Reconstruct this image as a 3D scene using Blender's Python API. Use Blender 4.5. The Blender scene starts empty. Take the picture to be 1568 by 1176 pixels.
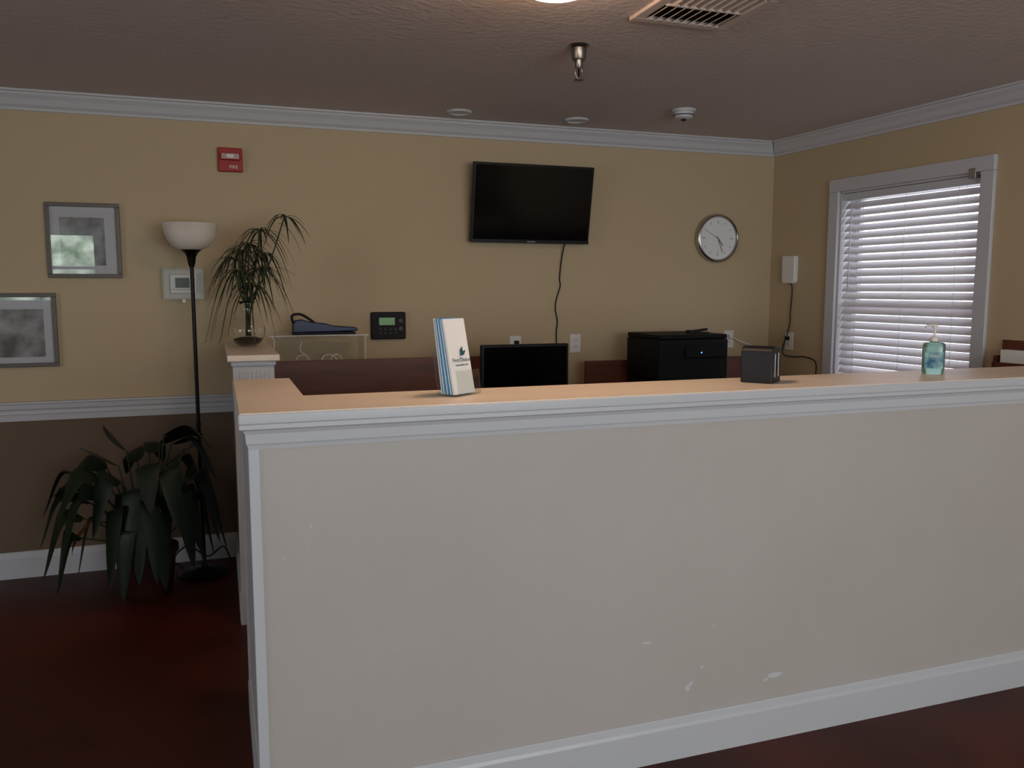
import bpy, math, random
from mathutils import Vector, Matrix
random.seed(7)
SC=bpy.context.scene
try:
    SC.view_settings.view_transform='Standard'; SC.view_settings.look='None'
except Exception: pass
COL=SC.collection

# ------------------------------------------------------------------ materials
def lin(c):
    return tuple(((v/255)/12.92 if v/255<=.04045 else ((v/255+.055)/1.055)**2.4) for v in c)+(1,)
def mat(name,c,rough=.6,metal=0,c2=None,scale=8,bump=0,bscale=60,trans=0,emit=None,estr=0,ior=1.45,coat=0,spec=.5,stretch=None,detail=4,alpha=1):
    m=bpy.data.materials.new(name);m.use_nodes=True
    nt=m.node_tree;b=nt.nodes['Principled BSDF']
    b.inputs['Base Color'].default_value=lin(c);b.inputs['Roughness'].default_value=rough
    b.inputs['Metallic'].default_value=metal;b.inputs['IOR'].default_value=ior
    b.inputs['Transmission Weight'].default_value=trans;b.inputs['Coat Weight'].default_value=coat
    b.inputs['Specular IOR Level'].default_value=spec;b.inputs['Alpha'].default_value=alpha
    tc=nt.nodes.new('ShaderNodeTexCoord');mp=nt.nodes.new('ShaderNodeMapping')
    nt.links.new(tc.outputs['Object'],mp.inputs[0])
    if stretch: mp.inputs['Scale'].default_value=stretch
    if c2:
        n=nt.nodes.new('ShaderNodeTexNoise');n.inputs['Scale'].default_value=scale;n.inputs['Detail'].default_value=detail
        nt.links.new(mp.outputs[0],n.inputs['Vector'])
        r=nt.nodes.new('ShaderNodeValToRGB');r.color_ramp.elements[0].position=.35;r.color_ramp.elements[1].position=.65
        r.color_ramp.elements[0].color=lin(c);r.color_ramp.elements[1].color=lin(c2)
        nt.links.new(n.outputs['Fac'],r.inputs[0]);nt.links.new(r.outputs[0],b.inputs['Base Color'])
    if bump:
        n=nt.nodes.new('ShaderNodeTexNoise');n.inputs['Scale'].default_value=bscale;n.inputs['Detail'].default_value=5
        nt.links.new(mp.outputs[0],n.inputs['Vector'])
        bp=nt.nodes.new('ShaderNodeBump');bp.inputs['Strength'].default_value=bump;bp.inputs['Distance'].default_value=.01
        nt.links.new(n.outputs['Fac'],bp.inputs['Height']);nt.links.new(bp.outputs[0],b.inputs['Normal'])
    if emit:
        b.inputs['Emission Color'].default_value=lin(emit);b.inputs['Emission Strength'].default_value=estr
    return m
def two_tone(name,cu,cl,zs,amt=.15):
    m=mat(name,cu,rough=.75,bump=.08,bscale=120);nt=m.node_tree;b=nt.nodes['Principled BSDF']
    tc=nt.nodes.new('ShaderNodeTexCoord');s=nt.nodes.new('ShaderNodeSeparateXYZ');nt.links.new(tc.outputs['Object'],s.inputs[0])
    g=nt.nodes.new('ShaderNodeMath');g.operation='GREATER_THAN';g.inputs[1].default_value=zs;nt.links.new(s.outputs['Z'],g.inputs[0])
    mx=nt.nodes.new('ShaderNodeMix');mx.data_type='RGBA'
    mx.inputs[6].default_value=lin(cl);mx.inputs[7].default_value=lin(cu)
    nt.links.new(g.outputs[0],mx.inputs[0]);nt.links.new(mx.outputs[2],b.inputs['Base Color']);return m
WALLC=(188,168,136)
M_wall=two_tone('wall_paint_back',WALLC,(106,88,70),.86)
M_wallr=mat('wall_paint',WALLC,rough=.75,bump=.08,bscale=120)
M_half=mat('counter_paint',(186,178,172),rough=.5,c2=(182,174,167),scale=2,bump=.06,bscale=90)
M_ceil=mat('ceiling_paint',(204,193,190),rough=.9,bump=.4,bscale=38)
M_floor=mat('stained_concrete',(84,32,16),rough=.42,c2=(52,20,10),scale=1.6,detail=9,spec=.25)
M_trim=mat('white_trim',(196,196,200),rough=.35)
M_ledge=mat('ledge_top',(238,224,206),rough=.4,c2=(232,216,196),scale=5,stretch=(1,1,1))
M_black=mat('black_plastic',(12,12,13),rough=.45,spec=.35)
M_blackm=mat('black_matte',(18,18,20),rough=.7)
M_screen=mat('screen_glass',(4,4,5),rough=.12,spec=.3)
M_dkmetal=mat('dark_metal',(22,18,18),rough=.35,metal=.6)
M_chrome=mat('brushed_metal',(190,188,185),rough=.25,metal=1)
M_steel=mat('sprinkler_steel',(140,136,130),rough=.35,metal=1)
M_white=mat('white_plastic',(222,220,216),rough=.4)
M_paper=mat('paper',(240,240,238),rough=.8)
M_wood=mat('cherry_laminate',(106,60,42),rough=.4,c2=(88,48,33),scale=3,stretch=(1,8,8))
M_glass=mat('clear_glass',(255,255,255),rough=.02,trans=1,ior=1.35)
def thin_glass(name,tint=(255,255,255),gl=.12,rough=.02,edge=.8):
    m=bpy.data.materials.new(name);m.use_nodes=True;nt=m.node_tree;nt.nodes.clear()
    o=nt.nodes.new('ShaderNodeOutputMaterial');mx=nt.nodes.new('ShaderNodeMixShader');t=nt.nodes.new('ShaderNodeBsdfTransparent');g=nt.nodes.new('ShaderNodeBsdfGlossy')
    t.inputs[0].default_value=lin(tint);g.inputs['Roughness'].default_value=rough
    lw=nt.nodes.new('ShaderNodeLayerWeight');lw.inputs[0].default_value=.3
    ma=nt.nodes.new('ShaderNodeMath');ma.operation='MULTIPLY_ADD';ma.inputs[1].default_value=edge;ma.inputs[2].default_value=gl
    nt.links.new(lw.outputs['Facing'],ma.inputs[0]);nt.links.new(ma.outputs[0],mx.inputs[0])
    nt.links.new(t.outputs[0],mx.inputs[1]);nt.links.new(g.outputs[0],mx.inputs[2]);nt.links.new(mx.outputs[0],o.inputs[0]);return m
M_pane=thin_glass('window_pane',gl=.04,edge=.5)
M_acryl=thin_glass('acrylic',(250,252,252),gl=.03,edge=.3,rough=.1)
M_glaze=thin_glass('picture_glass',gl=.18,rough=.005)

# ------------------------------------------------------------------ mesh helpers
import bmesh
def link(o,parent=None):
    COL.objects.link(o)
    if parent: o.parent=parent
    return o
def empty(name,loc=(0,0,0),rot=(0,0,0)):
    e=bpy.data.objects.new(name,None);e.location=loc;e.rotation_euler=rot;e.empty_display_size=.05;COL.objects.link(e);return e
def mesh(name,V,F,m,parent=None,smooth=False,loc=(0,0,0),rot=(0,0,0),bevel=0,solid=0):
    me=bpy.data.meshes.new(name);me.from_pydata([tuple(v) for v in V],[],F);me.update()
    bm=bmesh.new();bm.from_mesh(me);bmesh.ops.recalc_face_normals(bm,faces=bm.faces)
    bm.to_mesh(me);bm.free()
    me.materials.append(m)
    if smooth:
        for p in me.polygons: p.use_smooth=True
    o=bpy.data.objects.new(name,me);o.location=loc;o.rotation_euler=rot;link(o,parent)
    if solid:
        s=o.modifiers.new('s','SOLIDIFY');s.thickness=solid;s.offset=0
    if bevel:
        b=o.modifiers.new('b','BEVEL');b.width=bevel;b.segments=3;b.limit_method='ANGLE';b.angle_limit=.7
        for p in me.polygons:p.use_smooth=True
        w=o.modifiers.new('w','WEIGHTED_NORMAL')
    return o
BF=[(0,1,2,3),(7,6,5,4),(0,4,5,1),(1,5,6,2),(2,6,7,3),(3,7,4,0)]
def box(name,a,b,m,parent=None,bevel=0,rot=(0,0,0),pivot=None):
    x0,y0,z0=a;x1,y1,z1=b
    c=Vector(pivot) if pivot else Vector(((x0+x1)/2,(y0+y1)/2,(z0+z1)/2))
    V=[Vector(v)-c for v in [(x0,y0,z0),(x1,y0,z0),(x1,y1,z0),(x0,y1,z0),(x0,y0,z1),(x1,y0,z1),(x1,y1,z1),(x0,y1,z1)]]
    return mesh(name,V,BF,m,parent,loc=c,rot=rot,bevel=bevel)
def lathe(name,prof,m,parent=None,loc=(0,0,0),rot=(0,0,0),seg=40,smooth=True,sx=1,sy=1,pw=1):
    V=[];F=[]
    for r,z in prof:
        for i in range(seg):
            a=2*math.pi*i/seg;ca,sa=math.cos(a),math.sin(a)
            if pw!=1: ca=math.copysign(abs(ca)**pw,ca);sa=math.copysign(abs(sa)**pw,sa)
            V.append((r*ca*sx,r*sa*sy,z))
    for j in range(len(prof)-1):
        for i in range(seg):
            k=(i+1)%seg;F.append((j*seg+i,j*seg+k,(j+1)*seg+k,(j+1)*seg+i))
    if prof[0][0]>1e-5: F.append(tuple(range(seg))[::-1])
    if prof[-1][0]>1e-5: F.append(tuple((len(prof)-1)*seg+i for i in range(seg)))
    o=mesh(name,V,F,m,parent,loc=loc,rot=rot,smooth=smooth)
    if smooth:
        e=o.modifiers.new('e','EDGE_SPLIT');e.split_angle=.7
    return o
def openlathe(name,prof,m,parent=None,loc=(0,0,0),seg=40,solid=.003):
    V=[];F=[]
    for r,z in prof:
        for i in range(seg):
            a=2*math.pi*i/seg;V.append((r*math.cos(a),r*math.sin(a),z))
    for j in range(len(prof)-1):
        for i in range(seg):
            k=(i+1)%seg;F.append((j*seg+i,j*seg+k,(j+1)*seg+k,(j+1)*seg+i))
    return mesh(name,V,F,m,parent,loc=loc,smooth=True,solid=solid)
def smoothpath(P,n=8):
    P=[Vector(p) for p in P];out=[]
    Q=[P[0]*2-P[1]]+P+[P[-1]*2-P[-2]]
    for i in range(1,len(Q)-2):
        for k in range(n):
            t=k/n;a,b,c,d=Q[i-1],Q[i],Q[i+1],Q[i+2]
            out.append(.5*((2*b)+(c-a)*t+(2*a-5*b+4*c-d)*t*t+(3*b-a-3*c+d)*t**3))
    out.append(P[-1]);return out
def tubedata(P,r,seg=8,V=None,F=None,taper=None):
    V=[] if V is None else V;F=[] if F is None else F
    base=len(V);up=Vector((0,0,1));prev=None
    for i,p in enumerate(P):
        t=(P[min(i+1,len(P)-1)]-P[max(i-1,0)]).normalized()
        if prev is None:
            a=t.cross(up)
            if a.length<1e-3:a=t.cross(Vector((1,0,0)))
        else: a=prev-t*prev.dot(t)
        a.normalize();prev=a;b=t.cross(a)
        rr=r*(1+(taper-1)*i/(len(P)-1)) if taper else r
        for k in range(seg):
            an=2*math.pi*k/seg;V.append(p+a*(rr*math.cos(an))+b*(rr*math.sin(an)))
    for i in range(len(P)-1):
        for k in range(seg):
            k2=(k+1)%seg;F.append((base+i*seg+k,base+i*seg+k2,base+(i+1)*seg+k2,base+(i+1)*seg+k))
    F.append(tuple(base+k for k in range(seg))[::-1]);F.append(tuple(base+(len(P)-1)*seg+k for k in range(seg)))
    return V,F
def tube(name,P,r,m,parent=None,seg=8,sm=8,taper=None):
    P=smoothpath(P,sm) if sm else [Vector(p) for p in P]
    V,F=tubedata(P,r,seg,taper=taper);return mesh(name,V,F,m,parent,smooth=True)
def mould(name,prof,p0,p1,n,m,parent=None,ext0=0,ext1=0):
    p0=Vector((*p0,0));p1=Vector((*p1,0));n=Vector((*n,0)).normalized();d=(p1-p0).normalized();k=len(prof)
    V=[p0-d*(ext0*a)+n*a+Vector((0,0,z)) for a,z in prof]+[p1+d*(ext1*a)+n*a+Vector((0,0,z)) for a,z in prof]
    F=[tuple(range(k)),tuple(range(k,2*k))[::-1]]+[(i,(i+1)%k,k+(i+1)%k,k+i) for i in range(k)]
    return mesh(name,V,F,m,parent)
def ribbon(P,wf,V,F,side=None,fold=.15):
    base=len(V);n=len(P)
    for i,p in enumerate(P):
        t=(P[min(i+1,n-1)]-P[max(i-1,0)]).normalized()
        s=t.cross(Vector((0,0,1))) if side is None else side-t*side.dot(t)
        if s.length<1e-3:s=Vector((1,0,0))
        s.normalize();nn=s.cross(t);w=wf(i/(n-1))
        V+= [p-s*w+nn*w*fold,p,p+s*w+nn*w*fold]
    for i in range(n-1):
        a=base+3*i;F+=[(a,a+1,a+4,a+3),(a+1,a+2,a+5,a+4)]

# ------------------------------------------------------------------ camera
cd=bpy.data.cameras.new('camera');cam=bpy.data.objects.new('camera',cd);COL.objects.link(cam)
cam.location=(0,-4.7739,1.4803)
cam.rotation_euler=(math.pi/2-.1133,0,-.3380)
cd.sensor_width=36;cd.lens=36*1277.26/1568;cd.clip_start=.05
SC.camera=cam

# ------------------------------------------------------------------ room shell
TH=.0558;XC=3.525;H=2.44
D=Vector((math.sin(TH),-math.cos(TH)));NR=Vector((-math.cos(TH),-math.sin(TH)))
def rw(s,d=0,z=0): return Vector((XC+D.x*s+NR.x*d,D.y*s+NR.y*d,z))
XL=-4.2;YB=-7.2
box('floor',(XL-.15,YB-.15,-.1),(4.2,.15,0),M_floor)
box('ceiling',(XL-.15,YB-.15,H),(4.2,.15,H+.1),M_ceil)
box('wall_back',(XL-.15,0,0),(XC+.3,.12,H),M_wall,pivot=(0,0,0))
S0,S1,WZ0,WZ1=.61,1.56,.72,2.06
def panel_wall(name,fr,length,t,holes,m):
    ss=sorted({0,length,*[h[0] for h in holes],*[h[1] for h in holes]});zs=sorted({0,H,*[h[2] for h in holes],*[h[3] for h in holes]})
    V=[];F=[]
    for i in range(len(ss)-1):
        for j in range(len(zs)-1):
            a,b,c,d=ss[i],ss[i+1],zs[j],zs[j+1]
            if any(h[0]<=a and b<=h[1] and h[2]<=c and d<=h[3] for h in holes): continue
            k=len(V);V+=[fr(a,0,c),fr(b,0,c),fr(b,-t,c),fr(a,-t,c),fr(a,0,d),fr(b,0,d),fr(b,-t,d),fr(a,-t,d)]
            F+=[tuple(k+q for q in f) for f in BF]
    return mesh(name,V,F,m)
panel_wall('wall_right',rw,7.3,.14,[(S0,S1,WZ0,WZ1)],M_wallr)
W2=(-2.75,-1.45,1.3,2.2)
def fw(s,d=0,z=0): return Vector((XL+s,YB+d,z))
panel_wall('wall_front',fw,8.4,.14,[(W2[0]-XL,W2[1]-XL,W2[2],W2[3]),(.0-XL,3.0-XL,.7,2.2)],M_wallr)
def lw_(s,d=0,z=0): return Vector((XL+d,YB+s,z))
panel_wall('wall_left',lw_,7.2,.12,[(2.2,4.0,.7,2.1)],M_wallr)  # opening only for the added left window

crown=[(0,H-.09),(.012,H-.09),(.016,H-.078),(.03,H-.066),(.045,H-.04),(.062,H-.022),(.066,H-.012),(.078,H-.01),(.078,H),(0,H)]
mould('trim_crown_back',crown,(XL,0),(XC,0),(0,-1),M_trim,ext1=-1)
mould('trim_crown_right',crown,rw(0)[:2],rw(7.1)[:2],NR,M_trim,ext0=-1)
mould('trim_crown_left',crown,(XL,YB),(XL,0),(1,0),M_trim)
rail=[(0,.815),(.010,.815),(.014,.845),(.018,.85),(.018,.868),(.026,.878),(.03,.90),(.036,.905),(.036,.914),(0,.914)]
mould('trim_chair_rail',rail,(XL,0),(.06,0),(0,-1),M_trim)
bb=[(0,0),(.015,0),(.015,.105),(.011,.115),(.008,.132),(.004,.137),(0,.137)]
mould('baseboard_back',bb,(XL,0),(XC,0),(0,-1),M_trim,ext1=-1)
mould('baseboard_right',bb,rw(0)[:2],rw(7.1)[:2],NR,M_trim,ext0=-1)
mould('baseboard_left',bb,(XL,YB),(XL,0),(1,0),M_trim)

# ------------------------------------------------------------------ reception counter (half wall)
YH=-2.582;XW=.067;ZL=1.17
XR=rw(2.5)[0]
rc=empty('reception_counter',(0,0,0))
box('front_wall',(XW,YH,0),(XR,YH+.25,1.13),M_half,rc)
box('return_wall',(XW,YH+.25,0),(XW+.13,-1.82,1.13),M_half,rc)
xa,xb=XW-.03,XW+.163
pts=[(xa,YH-.035),(XR,YH-.035),(XR,-2.29),(xb,-2.29),(xb,-1.78),(xa,-1.78)]
V=[(x,y,1.142) for x,y in pts]+[(x,y,ZL) for x,y in pts]
F=[tuple(range(6))[::-1],tuple(range(6,12))]+[(i,(i+1)%6,6+(i+1)%6,6+i) for i in range(6)]
mesh('ledge_cap',V,F,M_trim,rc,bevel=.005)
pts2=[(xa+.004,YH-.031),(XR,YH-.031),(XR,-2.294),(xb-.004,-2.294),(xb-.004,-1.784),(xa+.004,-1.784)]
V=[(x,y,ZL-.002) for x,y in pts2]+[(x,y,ZL+.002) for x,y in pts2]
mesh('ledge_top',V,F,M_ledge,rc,bevel=.001)
apron=[(0,1.075),(.007,1.075),(.009,1.085),(.012,1.09),(.014,1.115),(.02,1.125),(.028,1.13),(.028,1.142),(0,1.142)]
mould('apron_front',apron,(XW,YH),(XR,YH),(0,-1),M_trim,rc,ext0=1)
mould('apron_side',apron,(XW,-1.82),(XW,YH),(-1,0),M_trim,rc,ext1=1)
mould('counter_baseboard',bb,(XW,YH),(XR,YH),(0,-1),M_trim,rc,ext0=1)
mould('counter_baseboard_side',bb,(XW,-1.82),(XW,YH),(-1,0),M_trim,rc,ext1=1)
box('side_panel',(XW-.004,YH+.02,.13),(XW+.001,-1.83,1.08),M_trim,rc)
box('corner_trim',(XW-.008,YH-.004,.13),(XW+.02,YH+.03,1.08),M_trim,rc,bevel=.003)
box('end_casing',(XW-.012,-1.87,0),(XW+.14,-1.81,1.142),M_trim,rc,bevel=.003)
M_scuff=mat('scuff_filler',(202,202,206),rough=.8)
for i,(x,z,w,h,ti) in enumerate([(1.37,.235,.014,.007,.9),(1.36,.222,.008,.012,.3),(1.41,.285,.008,.004,.8),(1.69,.215,.03,.010,.05),(1.655,.205,.012,.005,.3),(1.21,.395,.018,.0035,-.1),(1.45,.42,.0015,.010,0),(.21,.86,.002,.006,.2),(.14,.78,.002,.005,-.2),(.9,.3,.002,.004,0),(1.3,.12,.002,.004,.0),(2.9,.6,.003,.005,0)]):
    V=[(x,YH-.0008,z)];n=14
    for k in range(n):
        a=2*math.pi*k/n;q=random.uniform(.7,1.1);u,v=w*q*math.cos(a),h*q*math.sin(a)
        V.append((x+u*math.cos(ti)-v*math.sin(ti),YH-.0008,z+u*math.sin(ti)+v*math.cos(ti)))
    mesh('scuff_%d'%i,V,[(0,1+k,1+(k+1)%n) for k in range(n)],M_scuff,rc)

# stub wall attached to the back wall
st=empty('half_wall_post',(0,0,0))
box('post_wall',(.06,-1.0,0),(.215,0,1.165),M_trim,st)
box('post_casing',(.052,-1.02,0),(.223,-1.0,1.165),M_trim,st,bevel=.002)
for i,x in enumerate((.085,.12,.155,.19)):
    box('flute_%d'%i,(x-.006,-1.026,.15),(x+.006,-1.019,1.13),M_trim,st,bevel=.002)
box('post_plinth',(.046,-1.03,0),(.229,-.99,.15),M_trim,st,bevel=.003)
box('post_collar',(.045,-1.032,1.15),(.231,-.0,1.172),M_trim,st,bevel=.006)
box('post_cap',(.03,-1.05,1.172),(.246,-.0,1.2),M_ledge,st,bevel=.005)
mould('post_baseboard',bb,(.06,0),(.06,-1.0),(-1,0),M_trim,st)

# ------------------------------------------------------------------ window 1 (right wall)
def rbox(name,s0,s1,d0,d1,z0,z1,m,parent=None,bevel=0):
    V=[rw(s0,d0,z0),rw(s1,d0,z0),rw(s1,d1,z0),rw(s0,d1,z0),rw(s0,d0,z1),rw(s1,d0,z1),rw(s1,d1,z1),rw(s0,d1,z1)]
    return mesh(name,V,BF,m,parent,bevel=bevel)
w1=empty('window_1',(0,0,0))
c=.075
rbox('casing_left',S0-c,S0,0,.022,WZ0-.09,WZ1+.0,M_trim,w1,.004)
rbox('casing_right',S1,S1+c,0,.022,WZ0-.09,WZ1+.0,M_trim,w1,.004)
rbox('casing_head',S0-c,S1+c,0,.024,WZ1,WZ1+c,M_trim,w1,.004)
rbox('sill',S0-c-.02,S1+c+.02,-.02,.05,WZ0-.03,WZ0,M_trim,w1,.006)
rbox('sill_apron',S0-c,S1+c,0,.018,WZ0-.1,WZ0-.03,M_trim,w1,.003)
for nm,a in (('jamb_left',(S0,S0+.012)),('jamb_right',(S1-.012,S1))): rbox(nm,a[0],a[1],-.14,0,WZ0,WZ1,M_trim,w1)
rbox('jamb_head',S0,S1,-.14,0,WZ1-.012,WZ1,M_trim,w1)
zm=(WZ0+WZ1)/2
for nm,z0,z1,dd in (('lower_sash',WZ0,zm+.02,-.09),('upper_sash',zm-.02,WZ1-.012,-.12)):
    rbox(nm+'_l',S0+.012,S0+.05,dd-.02,dd+.01,z0,z1,M_trim,w1);rbox(nm+'_r',S1-.05,S1-.012,dd-.02,dd+.01,z0,z1,M_trim,w1)
    rbox(nm+'_b',S0+.05,S1-.05,dd-.02,dd+.01,z0,z0+.04,M_trim,w1);rbox(nm+'_t',S0+.05,S1-.05,dd-.02,dd+.01,z1-.04,z1,M_trim,w1)
    mesh(nm+'_glass',[rw(S0+.05,dd,z0+.04),rw(S1-.05,dd,z0+.04),rw(S1-.05,dd,z1-.04),rw(S0+.05,dd,z1-.04)],[(0,1,2,3)],M_pane,w1)
def slatmat():
    m=bpy.data.materials.new('blind_slat');m.use_nodes=True;nt=m.node_tree;nt.nodes.clear()
    o=nt.nodes.new('ShaderNodeOutputMaterial');mx=nt.nodes.new('ShaderNodeMixShader');d=nt.nodes.new('ShaderNodeBsdfDiffuse');t=nt.nodes.new('ShaderNodeBsdfTranslucent')
    d.inputs[0].default_value=lin((230,228,230));t.inputs[0].default_value=lin((225,220,226));mx.inputs[0].default_value=.18
    nt.links.new(d.outputs[0],mx.inputs[1]);nt.links.new(t.outputs[0],mx.inputs[2]);nt.links.new(mx.outputs[0],o.inputs[0]);return m
M_slat=slatmat()
bl=empty('window_blinds',(0,0,0))
rbox('headrail',S0+.015,S1-.015,-.062,-.006,WZ1-.055,WZ1-.014,M_trim,bl,.003)
V=[];F=[];z=WZ1-.085;k=0;ang=math.radians(50);hw=.025
while z>WZ0+.06:
    dc=-.036;dd=hw*math.cos(ang);dz=hw*math.sin(ang)
    b=len(V);nseg=4
    for q in range(nseg+1):
        u=-1+2*q/nseg;bulge=.0025*(1-u*u)
        for s in (S0+.018,S1-.018):
            V.append(rw(s,dc+u*dd+bulge*math.sin(ang),z-u*dz+bulge*math.cos(ang)))
    for q in range(nseg): F.append((b+2*q,b+2*q+1,b+2*q+3,b+2*q+2))
    z-=.0445;k+=1
mesh('slats',V,F,M_slat,bl,smooth=False,solid=.0015)
rbox('bottom_rail',S0+.018,S1-.018,-.06,-.012,WZ0+.02,WZ0+.04,M_trim,bl,.003)
for i,s in enumerate((S0+.14,(S0+S1)/2,S1-.14)):
    for d in (-.062,-.008): tube('ladder_cord_%d_%d'%(i,int(-d*1000)),[rw(s,d,WZ1-.05),rw(s,d,WZ0+.03)],.0012,M_white,bl,seg=5,sm=0)
tube('tilt_wand',[rw(S0+.09,-.002,WZ1-.05),rw(S0+.09,.004,WZ1-.6)],.004,M_white,bl,seg=6,sm=0)
rbox('bracket',S1-.06,S1-.02,.0,.03,WZ1-.03,WZ1+.02,M_chrome,bl,.002)

# windows behind the camera
w2=empty('window_2');w3=empty('window_3')
for w,x0,x1,z0,z1,nm in ((w2,*W2,1),(w3,.0,3.0,.7,2.2,3)):
    for nme,a,b in (('casing_l',(x0-.08,YB,z0-.08),(x0,YB+.02,z1+.08)),('casing_r',(x1,YB,z0-.08),(x1+.08,YB+.02,z1+.08)),('casing_t',(x0,YB,z1),(x1,YB+.02,z1+.08)),('sill',(x0,YB-.02,z0-.05),(x1,YB+.05,z0))):
        box(nme,a,b,M_trim,w)
    for i in range(nm+2):
        x=x0+(x1-x0)*i/(nm+1);box('mullion_%d'%i,(x-.02,YB-.09,z0),(x+.02,YB-.05,z1),M_trim,w)
    for z in (z0+.02,(z0+z1)/2,z1-.02): box('rail_%d'%int(z*100),(x0,YB-.09,z-.02),(x1,YB-.05,z+.02),M_trim,w)
    box('pane',(x0,YB-.072,z0),(x1,YB-.068,z1),M_pane,w)
w4=empty('added_window_left')  # unseen window, added to bring light in from the left
for nme,a,b in (('casing_a',(XL,YB+2.12,.62),(XL+.02,YB+2.2,2.18)),('casing_b',(XL,YB+4.0,.62),(XL+.02,YB+4.08,2.18)),('casing_t',(XL,YB+2.2,2.1),(XL+.02,YB+4.0,2.18)),('sill',(XL-.02,YB+2.2,.65),(XL+.05,YB+4.0,.7)),('mullion',(XL-.09,YB+3.08,.7),(XL-.05,YB+3.12,2.1)),('rail',(XL-.09,YB+2.2,1.38),(XL-.05,YB+4.0,1.42))):
    box(nme,a,b,M_trim,w4)
M_leafout=mat('hedge_foliage',(56,96,52),rough=.8,c2=(220,236,216),scale=3.5,detail=9)
V=[];F=[];nx,nz=40,20
for j in range(nz+1):
    for i in range(nx+1): V.append((-7+i*.3,-10.8+random.uniform(-.15,.15)-.4*(j/nz)**2,j*.2-.1))
for j in range(nz):
    for i in range(nx):
        a=j*(nx+1)+i;F.append((a,a+1,a+nx+2,a+nx+1))
mesh('garden_hedge',V,F,M_leafout,smooth=True)
box('ground_outside',(-12,-16,-.25),(12,YB-.16,-.15),mat('lawn',(90,110,60),c2=(70,95,45)))

# ------------------------------------------------------------------ wall things
tv=empty('television',(1.768,-.11,1.975),(math.radians(10.5),0,0))
box('tv_body',(-.373,-.012,-.226),(.373,.02,.226),M_black,tv,bevel=.005)
box('tv_screen',(-.36,-.0145,-.205),(.36,-.011,.214),M_screen,tv)
box('tv_bezel_bottom',(-.373,-.016,-.226),(.373,-.010,-.207),mat('bezel_gloss',(14,14,16),rough=.4),tv,bevel=.002)
box('tv_logo',(-.025,-.0175,-.22),(.025,-.0155,-.213),mat('logo_grey',(130,130,135),rough=.4),tv)
box('tv_back',(-.22,.018,-.15),(.22,.045,.12),M_blackm,tv,bevel=.01)
box('tv_mount',(-.1,.03,-.1),(.1,.085,.08),M_blackm,tv)
tube('television_cord',[(2.01,-.04,1.775),(1.995,-.02,1.68),(1.985,-.006,1.55),(1.99,-.006,1.5),(1.965,-.006,1.42),(1.958,-.006,1.36),(1.972,-.006,1.28),(1.965,-.006,1.2),(1.975,-.006,1.05),(2.0,-.03,.8)],.004,M_blackm)
ck=empty('wall_clock',(3.085,0,1.808),(math.pi/2,0,0))
lathe('clock_rim',[(.0,.0),(.15,.0),(.156,.012),(.156,.035),(.15,.045),(.142,.048),(.136,.042),(.134,.03),(0,.03)],M_chrome,ck,seg=64)
lathe('clock_face',[(0,.031),(.134,.031),(.134,.032),(0,.032)],mat('clock_face',(226,225,226),rough=.5),ck,seg=48)
M_tick=mat('clock_grey',(110,110,114),rough=.5)
for i in range(12):
    a=i*math.pi/6;r=.115;L=.014 if i%3 else .022
    mesh('tick_%d'%i,[(math.cos(a)*(r-L)-math.sin(a)*.002,math.sin(a)*(r-L)+math.cos(a)*.002,.0335),(math.cos(a)*(r-L)+math.sin(a)*.002,math.sin(a)*(r-L)-math.cos(a)*.002,.0335),(math.cos(a)*r+math.sin(a)*.002,math.sin(a)*r-math.cos(a)*.002,.0335),(math.cos(a)*r-math.sin(a)*.002,math.sin(a)*r+math.cos(a)*.002,.0335)],[(0,1,2,3)],M_tick,ck)
for nm,a,L,w in (('hour_hand',math.radians(-50),.06,.003),('minute_hand',math.radians(-68),.095,.0022),('second_hand',math.radians(150),.1,.001)):
    box(nm,(-.015,-w,.035),(L,w,.0362),M_tick,ck,rot=(0,0,a),pivot=(0,0,.0355))
M_frame=mat('pewter_frame',(104,98,94),rough=.4,metal=.3)
M_art=mat('charcoal_art',(186,190,194),rough=.4,c2=(84,90,96),scale=8,detail=6)
M_mat=mat('picture_mat',(204,205,212),rough=.5)
def picture(x0,x1,z0,z1,ax0,ax1,az0,az1):
    e=empty('framed_picture',((x0+x1)/2,0,(z0+z1)/2));cx,cz=(x0+x1)/2,(z0+z1)/2
    f=.02;w=(x1-x0)/2;h=(z1-z0)/2
    box('frame_top',(-w,-.026,h-f),(w,0,h),M_frame,e,bevel=.003);box('frame_bottom',(-w,-.026,-h),(w,0,-h+f),M_frame,e,bevel=.003)
    box('frame_left',(-w,-.026,-h+f),(-w+f,0,h-f),M_frame,e,bevel=.003);box('frame_right',(w-f,-.026,-h+f),(w,0,h-f),M_frame,e,bevel=.003)
    box('mat_board',(-w+f,-.012,-h+f),(w-f,-.001,h-f),M_mat,e)
    box('artwork',(ax0-cx,-.0128,az0-cz),(ax1-cx,-.0118,az1-cz),M_art,e)
    mesh('glazing',[(-w+f,-.018,-h+f),(w-f,-.018,-h+f),(w-f,-.018,h-f),(-w+f,-.018,h-f)],[(0,1,2,3)],M_glaze,e)
picture(-.796,-.457,1.537,1.912,-.735,-.53,1.60,1.84)
picture(-1.115,-.771,1.09,1.46,-1.07,-.83,1.14,1.38)
fs=empty('fire_alarm_strobe',(.092,0,2.159))
M_red=mat('alarm_red',(160,24,20),rough=.45)
box('backbox',(-.062,-.03,-.062),(.062,0,.062),M_red,fs,bevel=.006)
box('strobe_bar',(-.05,-.052,-.004),(.05,-.03,.034),M_red,fs,bevel=.006)
box('strobe_lens',(-.045,-.058,0),(.045,-.05,.03),mat('strobe_lens',(196,160,155),rough=.15),fs,bevel=.006)
box('strobe_lamp',(-.018,-.061,.007),(.018,-.057,.024),M_white,fs,bevel=.003)
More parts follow.
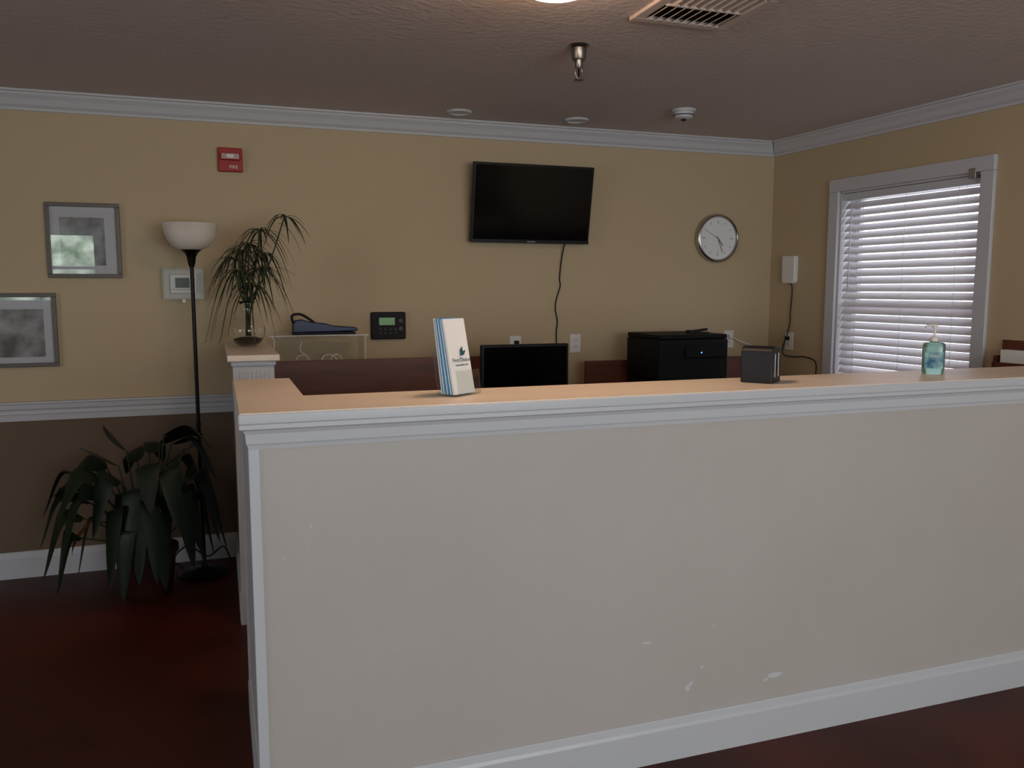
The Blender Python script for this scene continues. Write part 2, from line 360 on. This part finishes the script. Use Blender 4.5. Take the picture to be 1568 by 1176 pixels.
def text(name,s,size,loc,rot,m,parent,align='CENTER'):
    cu=bpy.data.curves.new(name,'FONT');cu.body=s;cu.size=size;cu.extrude=.0003;cu.align_x=align;cu.materials.append(m)
    o=bpy.data.objects.new(name,cu);o.location=loc;o.rotation_euler=rot;link(o,parent);return o
text('fire_label','FIRE',.024,(0.016,-.0312,-.045),(math.pi/2,0,0),M_white,fs)
ts=empty('thermostat',(-.165,0,1.507))
M_plate=mat('thermostat_beige',(212,206,194),rough=.5)
box('back_plate',(-.1,-.006,-.08),(.1,0,.08),M_plate,ts,bevel=.004)
box('thermostat_body',(-.066,-.03,-.05),(.066,-.006,.052),M_white,ts,bevel=.006)
box('lcd',(-.04,-.0315,-.02),(.03,-.0295,.032),mat('lcd_grey',(84,96,82),rough=.4),ts)
for i in range(3): box('button_%d'%i,(.038,-.033,-.014+i*.017),(.056,-.03,-.005+i*.017),mat('btn',(120,118,112)),ts,bevel=.002)
box('body_seam',(-.066,-.0308,-.03),(.066,-.0298,-.028),mat('seam',(110,108,104)),ts)
mesh('guard_front',[(-.098,-.055,-.078),(.098,-.055,-.078),(.098,-.055,.078),(-.098,-.055,.078)],[(0,1,2,3)],M_acryl,ts)
M_gedge=mat('guard_edge',(214,218,214),rough=.3,alpha=.45)
for nm,a,b in (('guard_l',(-.1,-.056,-.08),(-.096,-.004,.08)),('guard_r',(.096,-.056,-.08),(.1,-.004,.08)),('guard_t',(-.096,-.056,.076),(.096,-.004,.08)),('guard_b',(-.096,-.056,-.08),(.096,-.004,-.076))): box(nm,a,b,M_gedge,ts)
lathe('guard_lock',[(0,0),(.01,0),(.01,.012),(0,.012)],M_steel,ts,loc=(0,-.044,-.088),rot=(math.pi/2,0,0),seg=16)
wd=empty('wall_time_clock',(.92,0,1.272))
box('body',(-.1,-.03,-.078),(.1,0,.078),M_blackm,wd,bevel=.008)
box('lcd',(-.055,-.0315,.004),(.035,-.0295,.046),mat('lcd_green',(88,130,62),rough=.3,emit=(80,130,50),estr=.15),wd)
for i in range(4):
    for j in range(2): box('key_%d_%d'%(i,j),(-.06+i*.03,-.0335,-.05+j*.022),(-.04+i*.03,-.03,-.035+j*.022),mat('key_grey',(44,46,44)),wd,bevel=.002)
for j in range(2): lathe('knob_%d'%j,[(0,0),(.013,0),(.012,.008),(0,.008)],mat('knob_grey',(74,78,74)),wd,loc=(.068,-.03,.028-.045*j),rot=(math.pi/2,0,0),seg=20)
def outlet(loc,rot=0):
    e=empty('wall_outlet',loc,(0,0,rot))
    box('plate',(-.036,-.006,-.058),(.036,0,.058),M_white,e,bevel=.003)
    for i,z in enumerate((-.02,.02)):
        box('socket_%d'%i,(-.017,-.009,z-.014),(.017,-.005,z+.014),M_white,e,bevel=.004)
        for j,x in enumerate((-.007,.007)): box('slot_%d_%d'%(i,j),(x-.0015,-.0095,z-.004),(x+.0015,-.0088,z+.006),M_blackm,e)
    return e
o1=outlet((1.70,0,1.14));outlet((2.095,0,1.144));o3=outlet((2.5,0,1.14));o4=outlet((3.21,0,1.148))
box('plug',(-.012,-.032,.008),(.014,-.008,.03),M_blackm,o1,bevel=.004)
box('plug',(-.013,-.035,.008),(.013,-.008,.032),M_blackm,o3,bevel=.004);box('plug_lower',(-.013,-.035,-.034),(.013,-.008,-.008),M_blackm,o3,bevel=.004)
tube('power_cord',[(2.5,-.03,1.12),(2.49,-.05,1.06),(2.5,-.06,.95),(2.52,-.1,.82)],.004,M_blackm)
tube('power_cord',[(3.225,-.03,1.16),(3.28,-.05,1.13),(3.36,-.06,1.1),(3.4,-.08,1.03),(3.44,-.1,.9)],.0035,M_white)
box('plug',(-.013,-.032,.008),(.013,-.008,.032),M_white,o4,bevel=.004)
o5=outlet(tuple(rw(.21,0,1.14)),math.atan2(NR.y,NR.x)+math.pi/2)
box('plug',(-.013,-.032,.008),(.013,-.008,.032),M_blackm,o5,bevel=.004)
wb=empty('wall_router')
rbox('router_body',.15,.27,0,.035,1.525,1.695,M_white,wb,.008)
rbox('router_base',.165,.255,0,.04,1.518,1.532,M_white,wb,.003)
tube('router_cable',[rw(.225,.015,1.52),rw(.24,.02,1.48),rw(.225,.008,1.42),rw(.215,.006,1.33),rw(.22,.01,1.26),rw(.205,.01,1.21),rw(.21,.025,1.17)],.0035,M_blackm,wb)
tube('router_cable_lower',[rw(.21,.03,1.16),rw(.18,.03,1.09),rw(.2,.03,1.05),rw(.3,.03,1.045),rw(.4,.03,1.05),rw(.49,.03,1.02),rw(.5,.04,.9)],.004,M_blackm,wb)
wbk=empty('wall_file_holder')
rbox('bin_back',1.73,2.05,0,.012,.95,1.235,M_wood,wbk,.002);rbox('bin_front',1.73,2.05,.07,.08,.95,1.13,M_wood,wbk,.002)
rbox('bin_side',1.73,1.74,.012,.07,.95,1.16,M_wood,wbk);rbox('bin_bottom',1.74,2.05,.012,.07,.95,.96,M_wood,wbk)
rbox('papers',1.76,2.03,.02,.06,.962,1.19,M_paper,wbk)

# ------------------------------------------------------------------ ceiling things
def recessed(x,y):
    lathe('recessed_light',[(0,-.004),(.045,-.004),(.05,-.012),(.066,-.010),(.07,0),(0,0)],M_trim,None,loc=(x,y,H),seg=40)
recessed(1.28,-.27);recessed(1.97,-.28)
sd=empty('smoke_detector',(2.41,-.71,H))
lathe('base',[(0,0),(.065,0),(.065,-.014),(0,-.014)][::-1],M_trim,sd)
lathe('head',[(0,-.05),(.03,-.05),(.045,-.044),(.052,-.03),(.054,-.014),(0,-.014)],M_trim,sd)
lathe('vents',[(0,-.032),(.0535,-.032),(.0545,-.028),(0,-.028)],M_blackm,sd)
lathe('sensor',[(0,-.058),(.012,-.058),(.016,-.05),(0,-.05)],M_blackm,sd,seg=16)
sp=empty('fire_sprinkler',(1.39,-1.62,H))
lathe('escutcheon',[(0,-.012),(.024,-.012),(.034,-.008),(.042,0),(0,0)],M_steel,sp)
lathe('cup',[(0,-.058),(.024,-.058),(.028,-.052),(.030,-.012),(0,-.012)],M_steel,sp)
lathe('pipe',[(0,-.09),(.012,-.09),(.016,-.085),(.017,-.055),(0,-.055)],M_steel,sp,seg=16)
for i,sx in enumerate((-1,1)): tube('arm_%d'%i,[(sx*.010,0,-.088),(sx*.015,0,-.105),(sx*.005,0,-.128)],.0035,M_steel,sp,seg=6)
lathe('bulb',[(0,-.122),(.004,-.118),(.004,-.095),(0,-.09)],M_dkmetal,sp,seg=10)
lathe('deflector',[(0,-.134),(.018,-.134),(.02,-.130),(0,-.127)],M_steel,sp,seg=16)
av=empty('air_vent',(1.605,-2.19,H))
M_vent=mat('vent_white',(206,194,186),rough=.5)
for nm,a,b in (('frame_far',(-.19,.15,-.014),(.19,.19,0)),('frame_near',(-.19,-.19,-.014),(.19,-.15,0)),('frame_left',(-.19,-.15,-.014),(-.15,.15,0)),('frame_right',(.15,-.15,-.014),(.19,.15,0)),('center_bar',(-.15,-.006,-.016),(.15,.006,0))): box(nm,a,b,M_vent,av,bevel=.004)
box('duct_dark',(-.15,-.15,-.002),(.15,.15,-.0005),M_blackm,av)
for i in range(9):
    x=-.134+i*.0335
    box('louver_far_%d'%i,(x-.011,.006,-.012),(x+.011,.15,-.010),M_vent,av,rot=(0,math.radians(-35),0))
    box('louver_near_%d'%i,(x-.011,-.15,-.012),(x+.011,-.006,-.010),M_vent,av,rot=(0,math.radians(35),0))
cl=empty('ceiling_light',(.99,-2.36,H))
lathe('base_ring',[(0,-.02),(.17,-.02),(.175,-.012),(.175,0),(0,0)],M_trim,cl,seg=48)
M_dome=mat('lit_dome_glass',(255,240,220),rough=.5,emit=(255,212,176),estr=36)
lathe('glass_dome',[(0,-.095),(.04,-.093),(.085,-.082),(.125,-.062),(.15,-.038),(.158,-.02),(0,-.02)],M_dome,cl,seg=48)

# ------------------------------------------------------------------ floor lamp
fl=empty('floor_lamp',(-.115,-.25,0))
lathe('base',[(0,0),(.125,0),(.128,.008),(.12,.018),(.06,.026),(.02,.036),(.012,.05),(0,.05)],M_dkmetal,fl)
lathe('pole',[(0,.04),(.0095,.04),(.0095,1.6),(0,1.6)],M_dkmetal,fl,seg=16)
lathe('pole_joint',[(0,.78),(.012,.78),(.012,.80),(0,.80)],M_dkmetal,fl,seg=16)
lathe('cup',[(0,1.59),(.012,1.59),(.018,1.61),(.022,1.64),(.032,1.66),(.05,1.675),(.052,1.68),(0,1.68)],M_dkmetal,fl)
M_shade=mat('frosted_alabaster',(226,216,204),rough=.4,c2=(204,194,182),scale=6)
openlathe('bowl_shade',[(.012,1.672),(.05,1.678),(.085,1.695),(.11,1.725),(.123,1.76),(.13,1.80),(.133,1.805)],M_shade,fl,solid=.004)

# ------------------------------------------------------------------ peace lily
pl=empty('potted_peace_lily',(-.365,-.45,0))
M_pot=mat('maroon_pot',(52,18,14),rough=.5)
M_leaf=mat('lily_leaf',(13,24,14),rough=.45,c2=(24,38,20),scale=6,spec=.3)
M_stem=mat('lily_stem',(30,42,22),rough=.5)
lathe('pot',[(0,0),(.10,0),(.105,.01),(.128,.2),(.14,.205),(.14,.235),(.13,.235),(.122,.2),(0,.2)],M_pot,pl)
lathe('soil',[(0,.19),(.122,.2),(0,.206)],mat('soil',(30,22,16),rough=.95,bump=.6),pl)
V=[];F=[];VS=[];FS=[]
def lily_leaf(az,reach,top,tipz,L,W,r0=.03,z0=.19):
    d=Vector((math.cos(az),math.sin(az),0));b=d*r0+Vector((0,0,z0))
    ctrl=[b,b+d*reach*.25+Vector((0,0,(top-z0)*.6)),d*reach*.62+Vector((0,0,top))]
    P=smoothpath(ctrl,6);tubedata(P,.0035,6,VS,FS)
    s=P[-1];h=max(.08,math.sqrt(max(.0,L*L-(top-tipz)**2))*.85)
    mid=s+d*h*.55+Vector((0,0,.05+.12*(tipz-top)));end=Vector((s.x+d.x*h,s.y+d.y*h,tipz))
    Q=smoothpath([s,mid,end],8);tw=random.uniform(-.9,.9)
    side=Vector((-d.y,d.x,tw)).normalized()
    ribbon(Q,lambda t:W*(max(.0,math.sin(math.pi*min(1,t**.75)))**.7)+.0008,V,F,side,fold=.25)
for az,reach,top,tipz,L,W in [
 (3.25,.44,.50,.27,.32,.050),(3.10,.42,.60,.42,.28,.048),(3.42,.44,.42,.16,.34,.045),(2.8,.28,.62,.52,.26,.05),(3.7,.40,.50,.2,.36,.05),
 (4.1,.26,.44,.1,.36,.055),(4.6,.24,.42,.12,.32,.05),(3.55,.30,.60,.46,.28,.05),(3.05,.18,.64,.74,.22,.045),(2.5,.16,.70,.82,.2,.04),
 (5.3,.24,.62,.36,.32,.055),(5.9,.22,.74,.56,.32,.055),(0.05,.30,.70,.40,.34,.055),(-.35,.36,.58,.26,.36,.055),(-.8,.32,.50,.18,.36,.055),
 (4.9,.16,.64,.46,.28,.055),(1.2,.12,.68,.6,.22,.05),(.6,.2,.62,.5,.24,.05),(3.9,.2,.58,.34,.30,.055),(4.4,.3,.34,.05,.30,.05),(-1.2,.28,.42,.08,.34,.055),
 (3.2,.28,.50,.30,.30,.05),(5.6,.28,.52,.24,.34,.055),(5.0,.3,.46,.12,.34,.055),(2.0,.14,.64,.55,.22,.05),(6.1,.16,.78,.70,.28,.05),
 (4.0,.12,.5,.26,.28,.055),(4.5,.14,.52,.3,.28,.055),(5.2,.12,.48,.24,.28,.055),(3.55,.48,.34,.10,.28,.045),(5.8,.12,.56,.36,.28,.055),(6.2,.34,.46,.16,.32,.055),(6.0,.3,.36,.1,.28,.055),(.2,.12,.74,.76,.24,.05),(3.3,.3,.38,.12,.3,.05),(-.15,.38,.50,.2,.34,.05),(.1,.3,.56,.28,.3,.055),(3.0,.34,.52,.5,.24,.045)]:
    lily_leaf(az+random.uniform(-.08,.08),reach,top,tipz,L,W)
def clampx(VV,x,y):
    out=[]
    for v in VV:
        v=Vector(v);v.x=min(v.x,x);v.y=min(v.y,y);v.z=max(v.z,.01);out.append(v)
    return out
mesh('leaves',clampx(V,.385,.4),F,M_leaf,pl,smooth=True);mesh('stems',VS,FS,M_stem,pl,smooth=True)
V=[];F=[];ribbon(smoothpath([(-.22,-.10,.42),(-.29,-.14,.33),(-.31,-.15,.26)],6),lambda t:.02*math.sin(math.pi*min(1,t**.7+.02)),V,F)
mesh('wilted_leaf',V,F,mat('dry_leaf',(120,78,32),rough=.7),pl,smooth=True)
tube('lamp_cord',[(-.2,-.2,.006),(-.27,-.12,.05),(-.2,-.06,.1),(-.1,-.05,.03),(-.02,-.06,.08),(.02,-.1,.006)],.004,M_blackm)

# ------------------------------------------------------------------ vase with plant
vs=empty('glass_vase',(.135,-.46,1.2002))
openlathe('bowl',[(.001,.004),(.04,.004),(.062,.018),(.08,.05),(.084,.08),(.076,.115),(.055,.14),(.033,.158),(.028,.175),(.03,.205),(.038,.22)],M_glass,vs,solid=.0025)
lathe('pebbles',[(0,.007),(.04,.008),(.06,.02),(.07,.035),(.04,.045),(0,.046)],mat('pebbles',(90,70,50),rough=.6,c2=(40,30,24),scale=70,bump=1,bscale=60),vs,smooth=True)
M_pap=mat('papyrus_leaf',(34,44,26),rough=.5,c2=(54,64,38),scale=10)
V=[];F=[];VS=[];FS=[]
def blade(p,d,L,w,droop):
    d=Vector(d).normalized();P=[];n=10
    for i in range(n+1):
        t=i/n;q=Vector(p)+d*L*t+Vector((0,0,-droop*t*t*L));q.z=max(q.z,.02+.004*(n-i));P.append(q)
    ribbon(P,lambda t:w*(1-t)**.6*min(1,.4+t*4)+.0006,V,F,fold=.35)
umb=[(.075,.02,.56,16,.17),(.19,-.02,.63,13,.13),(-.01,-.03,.46,18,.18),(-.03,.02,.36,16,.17),(.07,-.03,.37,18,.17),(.02,.03,.50,14,.16),(.03,-.02,.29,16,.15),(.09,.02,.45,14,.16),(-.05,.0,.42,14,.15)]
for x,y,z,n,L in umb:
    tubedata(smoothpath([(random.uniform(-.018,.018),random.uniform(-.018,.018),.05),(x*.12,y*.3,.2),(x*.6,y,z*.65),(x,y,z)],6),.0036,6,VS,FS)
    for i in range(n):
        a=i*2*math.pi/n+random.uniform(-.2,.2);e=random.uniform(.1,.9)
        blade((x,y,z),(math.cos(a),math.sin(a),e),L*random.uniform(.75,1.2),.0062,random.uniform(.6,1.7))
for (p,d,L,dr) in [((-.02,0,.36),(-1,-.2,1.0),.24,2.7),((-.02,-.01,.34),(-1,.3,.8),.25,2.6),((-.01,-.02,.3),(-.8,-.6,.9),.23,2.4),((-.02,0,.4),(-1,-.5,.7),.26,2.5),((.03,0,.38),(1,-.2,.5),.24,1.0),((.03,0,.42),(1,.2,.9),.24,1.9),((.02,0,.3),(1,-.4,1.2),.2,2.5),((0,0,.3),(.2,-1,1),.22,2.2),((0,0,.2),(-.5,-.4,1.5),.3,1.4),((0,0,.2),(.4,-.4,1.6),.28,1.2),((.16,0,.6),(.9,-.3,.1),.12,1.5),((0,0,.25),(-.3,-.3,1.6),.3,.9),((0,0,.25),(.3,.3,1.6),.3,.9)]:
    blade(p,d,L,.0058,dr)
mesh('stems',VS,FS,M_pap,vs,smooth=True);mesh('leaves',V,F,M_pap,vs,smooth=True)

# ------------------------------------------------------------------ things on the ledge
ZT=ZL+.0022
bh=empty('brochure_holder',(.655,-2.425,ZT),(0,0,math.radians(36)))
box('holder_base',(-.053,-.045,0),(.053,.035,.003),M_acryl,bh)
box('holder_front',(-.053,-.044,.003),(.053,-.041,.075),M_acryl,bh,rot=(math.radians(-8),0,0))
box('holder_back',(-.053,.026,.003),(.053,.029,.14),M_acryl,bh,rot=(math.radians(-11),0,0),pivot=(0,.026,.003))
M_blue=mat('brochure_blue',(70,146,190),rough=.5)
for i in range(12):
    y=-.028+i*.0042
    box('brochure_%d'%i,(-.048,y-.0016,.005),(.048,y+.0016,.224+random.uniform(-.003,.003)),(M_blue if i in(2,4,5,7,8,10) else M_paper),bh,rot=(math.radians(-11+i*.3),0,0),pivot=(0,y,.005))
M_teal=mat('logo_teal',(40,92,100),rough=.5)
text('brochure_title','First Choice',.016,(0.002,-.0158,.098),(math.pi/2-math.radians(11),0,0),M_teal,bh)
text('brochure_subtitle','community care',.009,(0.002,-.0180,.086),(math.pi/2-math.radians(11),0,0),M_teal,bh)
V=[];F=[]
for a,L in ((.5,.026),(1.1,.026)):
    b=len(V);dx,dz=math.cos(a),math.sin(a);V+=[(0,0,0),(dx*L*.6-dz*L*.25,0,dz*L*.6+dx*L*.25),(dx*L*1.2,0,dz*L*1.2),(dx*L*.6+dz*L*.25,0,dz*L*.6-dx*L*.25)];F.append((b,b+1,b+2,b+3))
mesh('brochure_logo',V,F,M_teal,bh,loc=(0,-.0135,.115),rot=(math.radians(-11),0,0))
bx=empty('black_card_dispenser',(1.705,-2.43,ZT),(0,0,math.radians(-53)))
def rounded_prism(name,pr,x0,x1,m,parent,bevel=.003):
    k=len(pr);V=[(x0,y,z) for y,z in pr]+[(x1,y,z) for y,z in pr]
    return mesh(name,V,[tuple(range(k)),tuple(range(k,2*k))[::-1]]+[(i,(i+1)%k,k+(i+1)%k,k+i) for i in range(k)],m,parent,bevel=bevel)
pr=[(-.05,0),(.05,0),(.05,.09)]+[(.05-.035+.035*math.cos(a),.09+.03*math.sin(a)) for a in [math.radians(q) for q in (20,40,60,80)]]+[(-.03,.12),(-.045,.112),(-.05,.10)]
rounded_prism('case',pr,-.052,.052,mat('charcoal_plastic',(18,19,26),rough=.5),bx,.004)
for i,y in enumerate((-.018,.0,.018)): box('slot_card_%d'%i,(.0515,y-.004,.02),(.0545,y+.004,.098),M_chrome if i!=1 else M_black,bx,bevel=.001)
# sanitizer
hs=empty('hand_sanitizer_bottle',(2.468,-2.41,ZT),(0,0,math.radians(-40)))
hs.scale=(.9,.9,.94)
M_gel=mat('aqua_gel',(176,222,208),rough=.08,trans=.85,ior=1.34)
lathe('bottle',[(0,0),(.036,0),(.041,.005),(.042,.02),(.042,.102),(.041,.114),(.035,.121),(.016,.124),(.014,.13),(0,.13)],M_gel,hs,seg=48,sx=1,sy=.62,pw=.6)
V=[];F=[];n=12
for i in range(n+1):
    a=math.radians(-135+90*i/n);ca,sa=math.cos(a),math.sin(a)
    ca=math.copysign(abs(ca)**.6,ca);sa=math.copysign(abs(sa)**.6,sa)
    for z in (.022,.085): V.append((.0428*ca,.0428*.62*sa-.0003,z))
for i in range(n): F.append((2*i,2*i+2,2*i+3,2*i+1))
mesh('label',V,F,mat('label',(44,94,130),rough=.4,c2=(150,195,190),scale=26),hs,smooth=True)
text('label_text','PURE',.013,(0,-.0282,.066),(math.pi/2,0,0),M_white,hs)
lathe('collar',[(0,.126),(.015,.126),(.015,.142),(.008,.145),(0,.145)],M_white,hs,seg=20)
lathe('pump_stem',[(0,.143),(.0045,.143),(.0045,.18),(0,.18)],M_white,hs,seg=12)
lathe('pump_head',[(0,.178),(.011,.178),(.012,.184),(.009,.192),(0,.193)],M_white,hs,seg=20)
tube('pump_nozzle',[(0,0,.186),(-.02,-.006,.188),(-.036,-.01,.182)],.0045,M_white,hs,seg=8)

# ------------------------------------------------------------------ behind the counter
dk=empty('reception_desk')
box('desk_top',(.26,-1.2,.73),(1.8,-.42,.76),M_wood,dk,bevel=.003)
box('back_panel',(.25,-.42,0),(1.8,-.39,1.115),M_wood,dk,bevel=.002)
box('side_left',(.26,-1.18,0),(.285,-.42,.73),M_wood,dk);box('side_right',(1.775,-1.18,0),(1.8,-.42,.73),M_wood,dk)
box('drawers',(.3,-1.15,.1),(.7,-.45,.72),M_wood,dk,bevel=.003)
bc=empty('low_bookcase')
box('case_top',(.26,-.36,1.035),(1.1,-.03,1.06),M_wood,bc);box('case_left',(.26,-.36,0),(.285,-.03,1.035),M_wood,bc);box('case_right',(1.075,-.36,0),(1.1,-.03,1.035),M_wood,bc)
box('case_back',(.285,-.04,0),(1.075,-.03,1.035),M_wood,bc)
for z in (.05,.38,.7): box('shelf_%d'%int(z*100),(.285,-.35,z),(1.075,-.04,z+.022),M_wood,bc)
dk2=empty('credenza_desk')
box('desk_top',(2.1,-.9,.73),(3.42,-.16,.76),M_wood,dk2,bevel=.003)
box('back_panel',(2.1,-.16,0),(3.42,-.13,1.045),M_wood,dk2,bevel=.002)
box('side_left',(2.1,-.88,0),(2.13,-.16,.73),M_wood,dk2);box('side_right',(3.39,-.88,0),(3.42,-.16,.73),M_wood,dk2)
mo=empty('computer_monitor',(1.465,-.8,.7605),(0,0,0))
box('panel',(-.235,-.02,.12),(.235,.015,.442),M_black,mo,bevel=.006)
box('display',(-.223,-.022,.14),(.223,-.0195,.43),M_screen,mo)
box('neck',(-.03,.01,.02),(.03,.035,.25),M_black,mo,bevel=.004)
lathe('foot',[(0,0),(.12,0),(.12,.008),(.1,.014),(0,.016)],M_black,mo)
oc=empty('office_chair',(1.66,-1.62,0),(0,0,math.radians(15)))
lathe('gas_column',[(0,.08),(.025,.08),(.025,.42),(0,.42)],M_dkmetal,oc,seg=20)
for i in range(5):
    a=i*2*math.pi/5;tube('leg_%d'%i,[(0,0,.1),(.15*math.cos(a),.15*math.sin(a),.09),(.27*math.cos(a),.27*math.sin(a),.065)],.018,M_blackm,oc,sm=4)
    lathe('caster_%d'%i,[(0,-.015),(.024,-.015),(.026,0),(.024,.015),(0,.015)],M_blackm,oc,loc=(.27*math.cos(a),.27*math.sin(a),.026),rot=(math.pi/2,0,a),seg=16)
box('seat',(-.24,-.24,.42),(.24,.24,.5),M_blackm,oc,bevel=.03)
box('backrest',(-.2,-.27,.58),(.2,-.21,1.095),M_blackm,oc,bevel=.028)
tube('back_bracket',[(0,-.1,.42),(0,-.25,.44),(0,-.28,.6)],.02,M_blackm,oc,sm=5)
M_prn=mat('printer_black',(10,10,11),rough=.6,spec=.25)
pt=empty('printer',(2.555,-.44,.7605))
box('lower_body',(-.22,-.2,0),(.22,.2,.2),M_prn,pt,bevel=.01)
box('upper_body',(-.225,-.2,.203),(.225,.2,.435),M_prn,pt,bevel=.01)
box('scanner_lid',(-.222,-.195,.436),(.222,.2,.462),M_prn,pt,bevel=.008)
box('paper_tray',(-.17,-.225,.05),(.17,-.18,.11),M_blackm,pt,bevel=.006)
box('control_panel',(-.06,-.212,.33),(.21,-.195,.40),mat('printer_panel',(9,9,10),rough=.6,spec=.2),pt,bevel=.006,rot=(math.radians(-8),0,0))
lathe('status_led',[(0,0),(.004,0),(.003,.003),(0,.003)],mat('led_blue',(80,120,255),emit=(60,110,255),estr=6),pt,loc=(.04,-.213,.36),rot=(math.pi/2,0,0),seg=12)
ds=empty('desk_stapler',(2.66,-.5,1.2227),(0,0,.15))
box('stapler_base',(-.075,-.018,0),(.075,.018,.006),M_blackm,ds,bevel=.002)
box('stapler_arm',(-.075,-.014,.008),(.07,.014,.022),M_blackm,ds,bevel=.006,rot=(0,math.radians(-5),0))
box('stapler_hinge',(-.075,-.016,.004),(-.05,.016,.02),M_blackm,ds,bevel=.003)

rk=empty('acrylic_riser',(.505,-.2,1.0602))
box('top_shelf',(-.23,-.09,.168),(.23,.09,.174),M_acryl,rk,bevel=.001)
for nm,x in (('leg_left',-.228),('leg_right',.224)): box(nm,(x,-.09,0),(x+.004,.09,.168),M_acryl,rk)
tube('wire_edge',[(-.235,-.09,.003),(-.235,-.09,.16),(-.225,-.09,.176),(.225,-.09,.176),(.235,-.09,.16),(.235,-.09,.003)],.0025,M_white,rk,seg=6,sm=3)
sb=empty('blue_hole_punch',(.56,-.2,1.2375))
M_navy=mat('navy_plastic',(16,26,76),rough=.4)
rounded_prism('base',[(-.035,0),(.035,0),(.035,.014),(-.035,.014)],-.19,.14,M_blackm,sb,.003)
pr=[(-.19,.012),(-.19,.055),(-.175,.078),(-.14,.082),(-.09,.068),(-.02,.06),(.03,.046),(.14,.038),(.155,.03),(.15,.018),(.04,.014)]
k=len(pr);V=[(x,-.028,z) for x,z in pr]+[(x,.028,z) for x,z in pr]
mesh('lever',V,[tuple(range(k)),tuple(range(k,2*k))[::-1]]+[(i,(i+1)%k,k+(i+1)%k,k+i) for i in range(k)],M_navy,sb,bevel=.007)
tube('handle_loop',[(-.18,0,.05),(-.19,0,.1),(-.15,0,.11),(-.11,0,.09),(-.07,0,.06)],.007,M_blackm,sb)
cc=empty('white_cable_bundle',(.5,-.2,1.0602))
for i,(x,r,h) in enumerate(((-.08,.035,.006),(.06,.04,.006),(.1,.03,.006))):
    tube('loop_%d'%i,[(x+r*math.cos(a),.03*math.sin(a*1.0),h+.03+.03*math.sin(a)) for a in [q*math.pi/4 for q in range(9)]],.0035,M_white,cc,seg=6)
tube('lead',[(-.08,-.03,.02),(-.06,-.06,.06),(-.1,-.08,.1),(-.09,-.085,.15)],.003,M_white,cc,seg=6)

# ------------------------------------------------------------------ lights
wd_=bpy.data.worlds.new('sky');SC.world=wd_;wd_.use_nodes=True
bg=wd_.node_tree.nodes['Background'];bg.inputs[0].default_value=(.88,.9,1,1);bg.inputs[1].default_value=2.9
def area(name,loc,rot,sx,sy,p,col):
    l=bpy.data.lights.new(name,'AREA');l.shape='RECTANGLE';l.size=sx;l.size_y=sy;l.energy=p;l.color=col
    o=bpy.data.objects.new(name,l);o.location=loc;o.rotation_euler=rot;COL.objects.link(o);return o
area('daylight_window_3',(1.5,YB-.02,1.45),(math.pi/2,0,0),2.9,1.4,82,(.87,.91,1))
area('added_fill_left',(XL-.02,YB+3.1,1.4),(math.pi/2,0,-math.pi/2),1.7,1.35,19,(.9,.95,1))  # added fill lamp, brightens the left side of the counter
sl=bpy.data.lights.new('sun','SUN');sl.energy=9;sl.angle=.01;so=bpy.data.objects.new('sun',sl);so.rotation_euler=(math.radians(-48),0,0);COL.objects.link(so)
